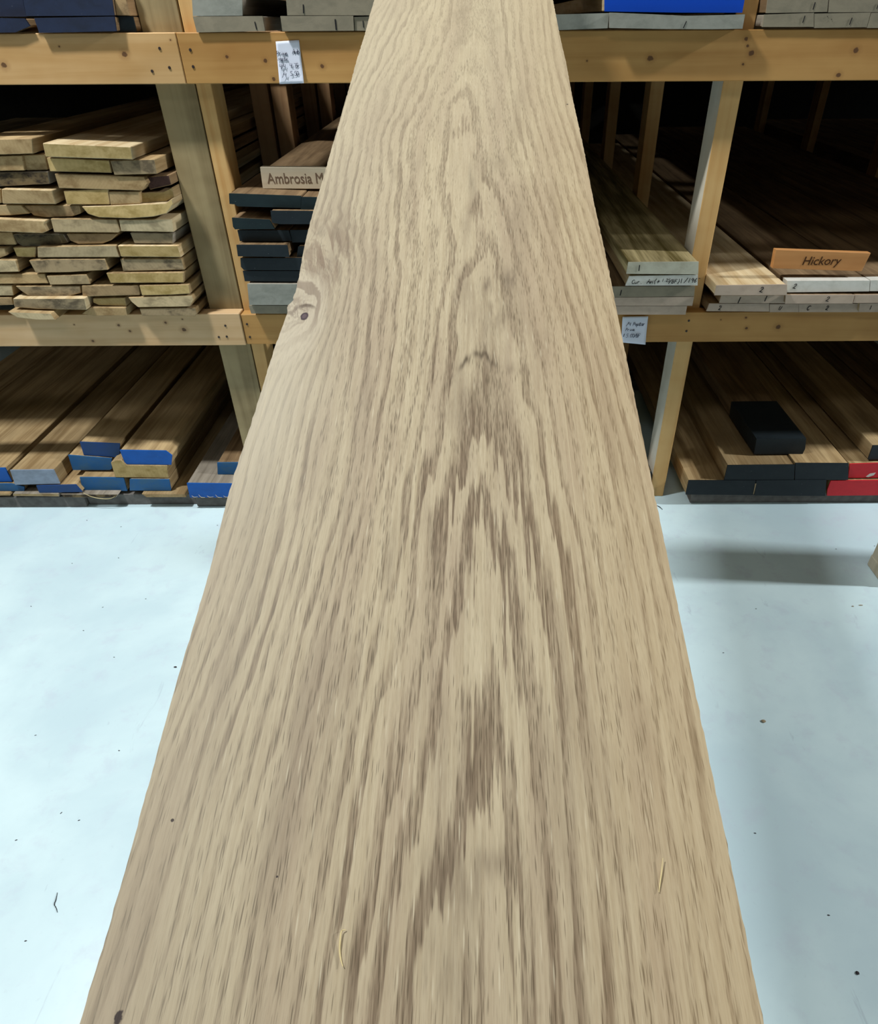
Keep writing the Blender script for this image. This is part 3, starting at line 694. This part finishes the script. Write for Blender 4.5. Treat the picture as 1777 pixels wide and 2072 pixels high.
def price_tag(corners, y, label, rows, ink, lean=0.004):
    """sheet of paper pinned to the beam, slightly curled at the bottom"""
    A, B, C_, D = [at(px, py, y) for px, py in corners]      # tl tr br bl
    org = (A+B+C_+D)/4
    bm = bmesh.new(); n, m_ = 10, 14; g = []
    for j in range(m_+1):
        t = j/m_; r = []
        for i in range(n+1):
            s = i/n
            p = (A*(1-s)+B*s)*(1-t) + (D*(1-s)+C_*s)*t
            r.append(bm.verts.new((p.x-org.x, -lean*t*t*(0.4+s), p.z-org.z)))
        g.append(r)
    for j in range(m_):
        for i in range(n): bm.faces.new((g[j][i], g[j+1][i], g[j+1][i+1], g[j][i+1]))
    o = link('price_tag', mesh_of(bm, 'price_tag'), [M['paper']]); o.location = org
    sol = o.modifiers.new('sheet', 'SOLIDIFY'); sol.thickness = .0003; sol.offset = 0
    for p in o.data.polygons: p.use_smooth = True
    tag(o, label, 'price tag')
    for s, px, py, hpx, wd in rows:
        q = at(px, py, y); h = abs(q.z - at(px, py+hpx, y).z)
        ln, _ = writing(s, h, wd, .12)
        tt = (py-corners[0][1])/(corners[3][1]-corners[0][1])
        stroke_mesh('handwriting', ln, h*.11, ink, o, Matrix.Translation((q.x-org.x, -lean*tt*tt*1.4-.0006, q.z-org.z)))
    return o
price_tag([(558, 84), (605, 81), (616, 168), (566, 170)], Y0-.0012, 'folded white price tag reading Prime Amb Maple, pinned to the upper beam',
          [('Prime', 560, 112, 9, .58), ('Amb', 592, 109, 10, .55), ('Maple', 563, 123, 8, .6), ('4/4', 566, 139, 9, .5), ('4.75', 587, 137, 9, .55), ('8/4', 568, 156, 9, .5), ('5.50', 588, 153, 9, .55)], M['ink_blue'])
price_tag([(1260, 641), (1312, 640), (1305, 695), (1257, 692)], 1.700, 'curled white price tag reading 8/4 Poplar Prime, pinned to the middle beam',
          [('8/4', 1262, 659, 7, .6), ('Poplar', 1280, 659, 7, .55), ('Prime', 1265, 669, 6, .6), ('$', 1259, 680, 6, .6), ('5.00/BF', 1265, 681, 7, .55)], M['ink_blue'], .006)

# ------------------------------------------------------------------ the big oak plank
BW = 0.2600
def plank_frame():
    pl = CAM + ray(160, 2072)*(BW*F/1385); pr = CAM + ray(1545, 2072)*(BW*F/1385)
    c = (pl+pr)/2; d = ray(968, -731).normalized()
    t = Vector((1, 0, 0)); t = (t - d*t.dot(d)).normalized(); n = t.cross(d)
    return c, d, t, n
PC, PD, PT, PN = plank_frame()
def uv(px, py):
    r = ray(px, py); k = (PC-CAM).dot(PN)/r.dot(PN); q = CAM + r*k - PC
    return q.dot(PT), q.dot(PD)

def oak_material():
    m = Mat('rough sawn white oak with cathedral grain', 0.62, 0.25)
    o = m.obj(); s = m.sep(o); u, v = s[0], s[1]
    # ---- displaced coordinates
    wl_ = m.sub(m.noise(m.comb(m.mul(u, 9), m.mul(v, 3.2), 3.0), 1.0, 3, 0.5), 0.5)
    ws = m.sub(m.noise(m.comb(m.mul(u, 60), m.mul(v, 9), 8.0), 1.0, 3, 0.55), 0.5)
    jag = m.sub(m.noise(m.comb(m.mul(u, 330), m.mul(v, 9), 1.0), 1.0, 2, 0.5), 0.5)
    # centre line of the cathedral
    uc = m.add(0.017, m.mul(m.math('SINE', m.mul(v, 5.6)), 0.012))
    du = m.sub(m.sub(u, uc), m.mul(wl_, 0.030))
    ve = m.add(v, m.add(m.mul(jag, 0.13), m.mul(ws, 0.07)))
    d = m.add(0.020, m.add(m.mul(m.math('MINIMUM', ve, 0.28), 0.095), m.mul(m.math('MAXIMUM', m.sub(ve, 0.28), 0.0), 0.042)))
    d = m.add(d, m.mul(wl_, 0.03))
    r = m.math('SQRT', m.add(m.mul(du, du), m.mul(d, d)))
    # knot swirl on the left edge
    ku, kv = uv(606, 632)
    def gauss(cu, cv, su, sv):
        a = m.mul(m.sub(u, cu), 1/su); b = m.mul(m.sub(m.add(v, m.mul(jag, .012)), cv), 1/sv)
        return m.math('EXPONENT', m.mul(m.add(m.mul(a, a), m.mul(b, b)), -1.0))
    g1 = gauss(ku-.012, kv+.012, .030, .055)
    g2 = gauss(ku-.01, kv+.09, .035, .060)
    sw = m.sub(m.noise(m.comb(m.mul(u, 38), m.mul(v, 13), 4.0), 1.0, 3, 0.55, 0.8), 0.5)
    r = m.add(r, m.add(m.mul(g1, 0.050), m.mul(m.mul(g2, sw), 0.055)))
    r = m.add(r, m.mul(ws, 0.0055))
    # ---- growth rings, wide near the heart and tighter at the edges
    ph = m.math('POWER', m.math('MAXIMUM', r, 0.001), 1.25)
    ph = m.mul(ph, 190.0)
    ph = m.add(ph, m.mul(m.noise(m.comb(m.mul(r, 45), 0.0, 2.0), 1.0, 2, 0.5), 1.8))
    fr = m.math('FRACT', ph)
    early = m.mul(m.step(fr, 0.0, 0.10), m.step(fr, 0.62, 0.30))      # porous early wood
    ring_id = m.math('FLOOR', ph)
    rv = m.noise(m.comb(m.mul(ring_id, 3.7), 0.0, 0.0), 1.0, 0)
    # ---- colours
    fine = m.noise(m.comb(m.mul(u, 520), m.mul(v, 16), 0.0), 1.0, 3, 0.6)
    fib = m.noise(m.comb(m.mul(u, 1500), m.mul(v, 60), 5.0), 1.0, 2, 0.6)
    base = m.mix(m.step(fine, 0.3, 0.7), hx(208, 190, 154), hx(190, 170, 134))
    broad = m.noise(m.comb(m.mul(u, 30), m.mul(v, 3.0), 6.0), 1.0, 3, 0.5)
    base = m.mix(m.mul(m.step(broad, 0.42, 0.66), 0.55), base, hx(176, 152, 124))
    earlyc = m.mix(m.step(fine, 0.35, 0.65), hx(160, 138, 108), hx(128, 106, 80))
    ek = m.mul(early, m.step(rv, 0.32, 0.62, 0.18, 0.85))
    patch = m.noise(m.comb(m.mul(u, 26), m.mul(v, 7.0), 14.0), 1.0, 2, 0.5)
    ek = m.mul(ek, m.step(patch, 0.30, 0.62, 0.35, 1.1))
    ek = m.mul(ek, m.sub(1.0, m.mul(g1, 0.8)))
    ek = m.mul(ek, m.step(fine, 0.15, 0.6, 0.45, 1.15))
    col = m.mix(ek, base, earlyc)
    # mineral streaks: grey brown washes bounded by the rings
    ms = m.noise(m.comb(m.mul(u, 42), m.mul(v, 5.5), 9.0), 1.0, 3, 0.6)
    col = m.mix(m.mul(m.step(ms, 0.50, 0.72), 0.50), col, hx(150, 130, 104))
    def wash(px, py, su, sv, k, c=hx(112, 92, 70)):
        nonlocal col
        a, b = uv(px, py)
        g = gauss(a, b, su, sv)
        g = m.mul(g, m.step(m.noise(m.comb(m.mul(u, 160), m.mul(v, 22), a*50), 1.0, 3, 0.6), 0.30, 0.62))
        col = m.mix(m.mul(g, k), col, c)
    wash(925, 1790, .016, .014, .62); wash(895, 1960, .012, .012, .35); wash(1000, 1745, .009, .006, .5)
    wash(1037, 565, .007, .014, .85, hx(84, 66, 52)); wash(985, 575, .004, .008, .8, hx(92, 70, 56)); wash(1005, 590, .013, .030, .45)
    
    a_, b_ = uv(968, 716)
    arc_ = m.add(m.sub(v, b_), m.add(m.mul(m.mul(m.sub(u, a_), m.sub(u, a_)), 75.0), m.mul(jag, .02)))
    arc_ = m.mul(m.math('EXPONENT', m.mul(m.mul(m.mul(arc_, 1/.0045), m.mul(arc_, 1/.0045)), -1.0)), m.step(m.math('ABSOLUTE', m.sub(u, a_)), .018, .010))
    col = m.mix(m.mul(m.mul(arc_, m.step(m.noise(m.comb(m.mul(u, 260), m.mul(v, 30), 4.4), 1.0, 2), .3, .55)), .85), col, hx(88, 72, 52))
    wash(1040, 745, .010, .006, .5); wash(1010, 330, .012, .016, .35); wash(955, 355, .003, .030, .5, hx(90, 74, 56))
    wash(935, 30, .014, .045, .40); wash(1010, 60, .012, .04, .30); wash(1000, 640, .011, .02, .5)
    wash(880, 1090, .004, .012, .6); wash(705, 1060, .004, .018, .45); wash(790, 1130, .003, .02, .45); wash(945, 800, .02, .03, .3)
    wash(700, 480, .010, .04, .35); wash(665, 545, .014, .022, .55, hx(128, 104, 82)); wash(650, 470, .010, .02, .4, hx(128, 104, 82))
    # the long dark line right of centre
    # short dark pores (vessel lines)
    def pores(su, sv, seed, lo, hi, k, gate):
        nonlocal col
        nn = m.n('ShaderNodeTexVoronoi'); nn.feature = 'F1'; nn.voronoi_dimensions = '2D'; nn.inputs['Scale'].default_value = 1.0
        m.put(nn.inputs['Vector'], m.comb(m.add(m.mul(m.add(u, m.mul(wl_, .01)), su), seed), m.mul(v, sv), 0.0))
        dd = nn.outputs['Distance']
        col = m.mix(m.mul(m.mul(m.step(dd, hi, lo), k), gate), col, hx(92, 76, 52))
    gate1 = m.math('MINIMUM', 1.0, m.add(0.10, m.mul(early, 1.1)))
    pores(820, 40, 1.5, .10, .26, .75, gate1)
    pores(260, 12, 7.5, .018, .060, .85, m.step(m.noise(m.comb(m.mul(u, 90), m.mul(v, 8), 2.0)), .42, .56))
    pores(520, 26, 17.5, .04, .12, .70, m.step(m.noise(m.comb(m.mul(u, 50), m.mul(v, 6), 12.0)), .38, .56))
    st = m.noise(m.comb(m.mul(u, 900), m.mul(v, 26), 21.0), 1.0, 2, 0.6)
    col = m.mix(m.mul(m.step(st, .54, .70), m.add(.10, m.mul(early, .45))), col, hx(112, 92, 68))
    pores(1300, 90, 3.5, .10, .28, .35, m.math('MINIMUM', 1.0, m.add(.35, early)))
    # pale flecks
    nn = m.n('ShaderNodeTexVoronoi'); nn.inputs['Scale'].default_value = 1.0
    m.put(nn.inputs['Vector'], m.comb(m.mul(u, 300), m.mul(v, 22), 11.0))
    col = m.mix(m.mul(m.step(nn.outputs['Distance'], .16, .04), .5), col, hx(232, 218, 184))
    # large scale colour: greyer at the left edge and beyond the knot, warmer on the right
    col = m.mix(m.mul(m.step(u, -0.02, -0.13), 0.38), col, hx(184, 172, 148))
    sap = gauss(uv(560, 850)[0]-.01, uv(560, 800)[1], .030, .10)
    col = m.mix(m.mul(sap, 0.55), col, hx(206, 194, 168))
    col = m.mix(m.mul(m.step(u, 0.03, 0.13), 0.30), col, hx(196, 162, 108))
    far = m.step(v, 0.35, 1.1)
    col = m.mix(m.mul(far, 0.40), col, hx(200, 184, 150))
    # smoky waves curling round the knot
    kw = m.noise(m.comb(m.add(m.mul(u, 48), m.mul(wl_, 3.0)), m.add(m.mul(v, 20), m.mul(u, 60)), 6.0), 1.0, 3, 0.55, 1.3)
    hz_ = gauss(uv(655, 530)[0], uv(655, 520)[1], .026, .055)
    col = m.mix(m.mul(m.mul(hz_, m.step(kw, .44, .58)), .78), col, hx(132, 108, 86))
    cx_, cy_ = m.sub(u, ku-.006), m.mul(m.sub(v, kv-.004), 0.46)
    kd = m.math('SQRT', m.add(m.mul(cx_, cx_), m.mul(cy_, cy_)))
    kd = m.add(kd, m.mul(m.sub(m.noise(m.comb(m.mul(u, 45), m.mul(v, 24), 3.0), 1.0, 3, 0.5, 0.6), 0.5), 0.016))
    bands = m.step(m.math('SINE', m.mul(m.math('POWER', kd, 0.8), 330.0)), .05, .75)
    bm_ = m.mul(m.step(kd, .036, .020), m.step(kd, .008, .012))
    bm_ = m.mul(bm_, m.step(v, kv-.045, kv+.01, .15, 1.0))
    col = m.mix(m.mul(m.step(kd, .034, .018), .55), col, hx(206, 192, 166))
    col = m.mix(m.mul(m.mul(bands, bm_), .62), col, hx(128, 106, 86))
    # knot eye and bark ring
    eu, ev = uv(616, 640)
    dx = m.sub(u, eu); dy = m.mul(m.sub(v, ev), 0.62)
    de = m.math('SQRT', m.add(m.mul(dx, dx), m.mul(dy, dy)))
    de = m.add(de, m.mul(m.sub(m.noise(m.scale(o, (1, 1, 1)), 300, 2), 0.5), 0.0012))
    kl = m.noise(m.comb(m.mul(u, 150), m.mul(v, 70), 2.5), 1.0, 3, 0.6, 1.5)
    col = m.mix(m.mul(m.mul(gauss(uv(596, 632)[0], uv(596, 625)[1], .010, .016), m.step(kl, .40, .60)), .75), col, hx(120, 102, 86))
    ra = m.math('ABSOLUTE', m.sub(de, 0.0085))
    arc = m.mul(m.step(ra, 0.0022, 0.0006), m.step(v, kv+.002, kv+.010))
    col = m.mix(m.mul(arc, 0.85), col, hx(92, 74, 58))
    col = m.mix(m.step(de, 0.0034, 0.0026), col, hx(70, 54, 58))
    col = m.mix(m.mul(m.step(de, 0.0022, 0.0012), .6), col, hx(112, 92, 96))
    def pit(px, py, rad, ell=1.0):
        nonlocal col
        a, b = uv(px, py)
        dx = m.sub(u, a); dy = m.mul(m.sub(v, b), ell)
        dd = m.math('SQRT', m.add(m.mul(dx, dx), m.mul(dy, dy)))
        dd = m.add(dd, m.mul(m.sub(m.noise(o, 500, 2), 0.5), rad*1.2))
        col = m.mix(m.mul(m.step(dd, rad, rad*0.6), .9), col, hx(48, 36, 40))
    pit(240, 2060, .0018, .6); pit(349, 1660, .0009); pit(561, 1774, .0006); pit(1148, 211, .0014)
    # scratches along the saw cut, light
    sc_ = m.noise(m.comb(m.mul(u, 700), m.mul(v, 1.4), 12.0), 1.0, 1, 0.4)
    col = m.mix(m.mul(m.step(sc_, .74, .78), .45), col, hx(226, 208, 164))
    hgt = m.add(m.mul(fib, 0.5), m.mul(early, -0.6))
    hgt = m.add(hgt, m.mul(m.noise(m.comb(m.mul(u, 14), m.mul(v, 70), 2.0), 1.0, 2), .5))
    m.bump(hgt, 0.22, 0.0006)
    hsv = m.n('ShaderNodeHueSaturation'); m.put(hsv.inputs['Color'], col); hsv.inputs['Saturation'].default_value = 0.90; hsv.inputs['Value'].default_value = 0.80
    return m.color(hsv.outputs[0])

def build_plank():
    bm = bmesh.new()
    v0, v1 = -3.175, 1.93
    T = 0.026
    left = [uv(*p) for p in [(578, 652), (583, 640), (590, 630), (593, 622), (597, 608), (601, 596), (603, 585), (610, 556)]]
    vs = []; v = v0
    while v < v1:
        vs.append(v)
        v += 0.05 if v < -0.05 else (0.0035 if v < 1.25 else 0.02)
    vs.append(v1)
    rows = []
    nu = 6
    for v in vs:
        wl = -BW/2 + 0.0012*noise.noise(Vector((v*11, 0, 0))) + 0.0006*noise.noise(Vector((v*140, 3, 0)))
        wr = BW/2 + 0.0008*noise.noise(Vector((v*9, 7, 0))) + 0.0006*noise.noise(Vector((v*150, 5, 0)))
        # the left edge draws in at the knot and is ragged there
        wl += .0038*math.exp(-((v-.468)/.055)**2) - .0022*math.exp(-((v-.28)/.06)**2)
        wl -= .0022*math.exp(-((v-.4475)/.005)**2)
        if abs(v-.455) < .02: wl += .0016*noise.noise(Vector((v*420, 1, 0)))
        rows.append((v, wl, wr))
    grid_t, grid_b = [], []
    for v, a, b in rows:
        grid_t.append([bm.verts.new((a+(b-a)*i/nu, v, 0)) for i in range(nu+1)])
        grid_b.append([bm.verts.new((a+(b-a)*i/nu, v, -T)) for i in range(nu+1)])
    for j in range(len(rows)-1):
        for i in range(nu):
            bm.faces.new((grid_t[j][i], grid_t[j][i+1], grid_t[j+1][i+1], grid_t[j+1][i]))
            bm.faces.new((grid_b[j][i], grid_b[j+1][i], grid_b[j+1][i+1], grid_b[j][i+1]))
        bm.faces.new((grid_t[j][0], grid_t[j+1][0], grid_b[j+1][0], grid_b[j][0]))
        bm.faces.new((grid_t[j][nu], grid_b[j][nu], grid_b[j+1][nu], grid_t[j+1][nu]))
    for k in (0, -1):
        for i in range(nu): bm.faces.new((grid_t[k][i], grid_t[k][i+1], grid_b[k][i+1], grid_b[k][i]))
    o = link('oak_plank', mesh_of(bm, 'oak_plank'), [oak_material()])
    R = Matrix((PT, PD, PN)).transposed().to_4x4()
    o.matrix_world = Matrix.Translation(PC) @ R
    tag(o, 'huge wide rough-sawn oak plank leaning up onto the rack, filling the middle of the view', 'plank')
    return o
plank = build_plank()

def strand(name, pts, rad, mat, label, cat, group=None, closed=False, segs=6):
    """thin tapering fibre through world points"""
    P_ = [Vector(p) for p in pts]; org = P_[0]
    fine = []
    for i in range(len(P_)-1):
        p0 = P_[max(i-1, 0)]; p1 = P_[i]; p2 = P_[i+1]; p3 = P_[min(i+2, len(P_)-1)]
        for k in range(4):
            t = k/4
            fine.append(0.5*((2*p1)+(-p0+p2)*t+(2*p0-5*p1+4*p2-p3)*t*t+(-p0+3*p1-3*p2+p3)*t**3))
    fine.append(P_[-1])
    bm = bmesh.new(); rings = []
    for i, p in enumerate(fine):
        d = (fine[min(i+1, len(fine)-1)]-fine[max(i-1, 0)]).normalized()
        a = d.orthogonal().normalized(); b = d.cross(a)
        t = i/(len(fine)-1); r = rad*(0.35+0.65*math.sin(math.pi*min(max(t, .08), .92)))
        rings.append([bm.verts.new(p-org+(a*math.cos(q)+b*math.sin(q))*r) for q in [2*math.pi*k/segs for k in range(segs)]])
    for A, B in zip(rings, rings[1:]):
        for k in range(segs): bm.faces.new((A[k], A[(k+1) % segs], B[(k+1) % segs], B[k]))
    bm.faces.new(rings[0][::-1]); bm.faces.new(rings[-1])
    o = link(name, mesh_of(bm, name), [mat]); o.location = org
    tag(o, label, cat, group); return o
def onp(px, py, h=0.0006):
    a, b = uv(px, py); return PC + PT*a + PD*b + PN*h
strand('wood_splinter', [onp(700, 1882), onp(692, 1885, .0012), onp(689, 1905, .001), onp(688, 1925), onp(691, 1945), onp(695, 1956, .001)], .00035, M['fibre'],
       'curled pale splinter lying on the near end of the oak plank', 'splinter')
strand('wood_splinter', [onp(1340, 1738, .0015), onp(1338, 1765, .001), onp(1335, 1790), onp(1333, 1806)], .0003, M['fibre'],
       'straight thin splinter on the right side of the oak plank', 'splinter')
strand('wood_splinter', [at(168, 997, 1.686), at(185, 1005, 1.685), at(205, 1009, 1.685), at(222, 1009, 1.685), at(232, 1005, 1.686)], .0010, M['fibre'],
       'pale stringy fibre hanging below the faded blue ended board', 'splinter')

for k, px in enumerate((388, 402, 419, 436, 452)):
    strand('wood_splinter', [at(px, 1003-2*(k % 2), 1.681), at(px+5, 1006, 1.680), at(px+13, 1005+1.5*(k % 2), 1.681)], .0006, M['fibre'],
           'tiny pale fibre clinging under the splintery blue board end', 'splinter', 'fibres under the splintery blue end')
# ------------------------------------------------------------------ post of a stand at the right
pm = stud_mat('worn pale stand wood', hx(190, 182, 160), hx(150, 140, 116), 2)
st = empty('sawhorse_stand', (1.10, 1.36, 0)); tag(st, 'worn wooden stand foot at the right photo edge, throwing a long shadow', 'stand')
f0 = on(1768, 1165)
bx = lambda n, lo, hi: bevel(link(n, mesh_of(box_bm(lo, hi), n), [pm], st), .004, 2)
bx('upright', (-.018, -.045, .0), (.02, .045, 1.09))
bx('foot', (-.019, -.047, .0), (.30, .047, .038))
bx('top_rail', (-.018, -.045, 1.09), (.60, .045, 1.125))
bx('upright', (.54, -.045, .038), (.578, .045, 1.09))
bx('foot', (.50, -.047, .0), (.62, .047, .037))
st.location = (f0.x+.022, f0.y, 0)

# ------------------------------------------------------------------ debris on the concrete
def chip(px, py, sx, sy, label, group, mat='speck', rz=0.0, name='wood_chip', cat='debris'):
    q = on(px, py)
    bm = bmesh.new(); bmesh.ops.create_icosphere(bm, subdivisions=2, radius=1.0)
    rnd = px*0.37+py
    for v in bm.verts:
        k = 1+0.35*noise.noise(v.co*1.7+Vector((rnd, 0, 0)))
        v.co = Vector((v.co.x*sx*k, v.co.y*sy*k, (v.co.z*0.5+0.5)*min(sx, sy)*0.9))
    o = link(name, mesh_of(bm, name), [M[mat]]); o.location = (q.x, q.y, 0.0); o.rotation_euler.z = rz
    tag(o, label, cat, group); return o
GL = 'specks on the floor left of the plank'; GR = 'specks on the floor right of the plank'
chip(1545, 1460, .0050, .0038, 'brown pebble-like chip on the shaded floor right of the plank', None, 'chip')
chip(1735, 1969, .0028, .0028, 'round dark speck near the lower right corner of the floor', None)
chip(355, 1350, .0035, .0022, 'triangular dark speck beside the left edge of the plank', None)
for px, py in [(146, 1140), (240, 1129), (245, 1066), (176, 1053), (208, 1229), (169, 1276), (63, 1227), (72, 1488), (295, 1212), (231, 1330), (241, 1519), (160, 1660), (124, 1645), (440, 1063), (33, 1700), (52, 1904)]:
    chip(px, py, .0022, .0009, 'tiny dark speck of debris on the bright floor left of the plank', GL, rz=random.uniform(-1, 1))
for px, py in [(1530, 1232), (1464, 1321), (1692, 1111), (1528, 1686), (1770, 1105), (1677, 1852)]:
    chip(px, py, .0022, .0010, 'tiny dark speck of debris on the shaded floor right of the plank', GR, rz=random.uniform(-1, 1))
strand('twig', [on(116, 1806, .001), on(113, 1820, .0015), on(110, 1830, .001), on(114, 1838, .001), on(116, 1846, .001)], .0008, M['cable'],
       'bent little dark twig on the bright floor at the lower left', 'twig')
strand('wire_piece', [on(1327, 1022, .001), on(1334, 1025, .001), on(1341, 1031, .001)], .0012, M['cable'],
       'short dark wire scrap on the floor at the foot of the right-hand post', 'wire')
for k, (px, py) in enumerate([(1742, 1225), (1726, 1227)]):
    chip(px, py, .006-.003*k, .0016, ['smear of tan sawdust under the stand foot', 'thin dark trace left of the tan sawdust smear'][k], None, 'chip')
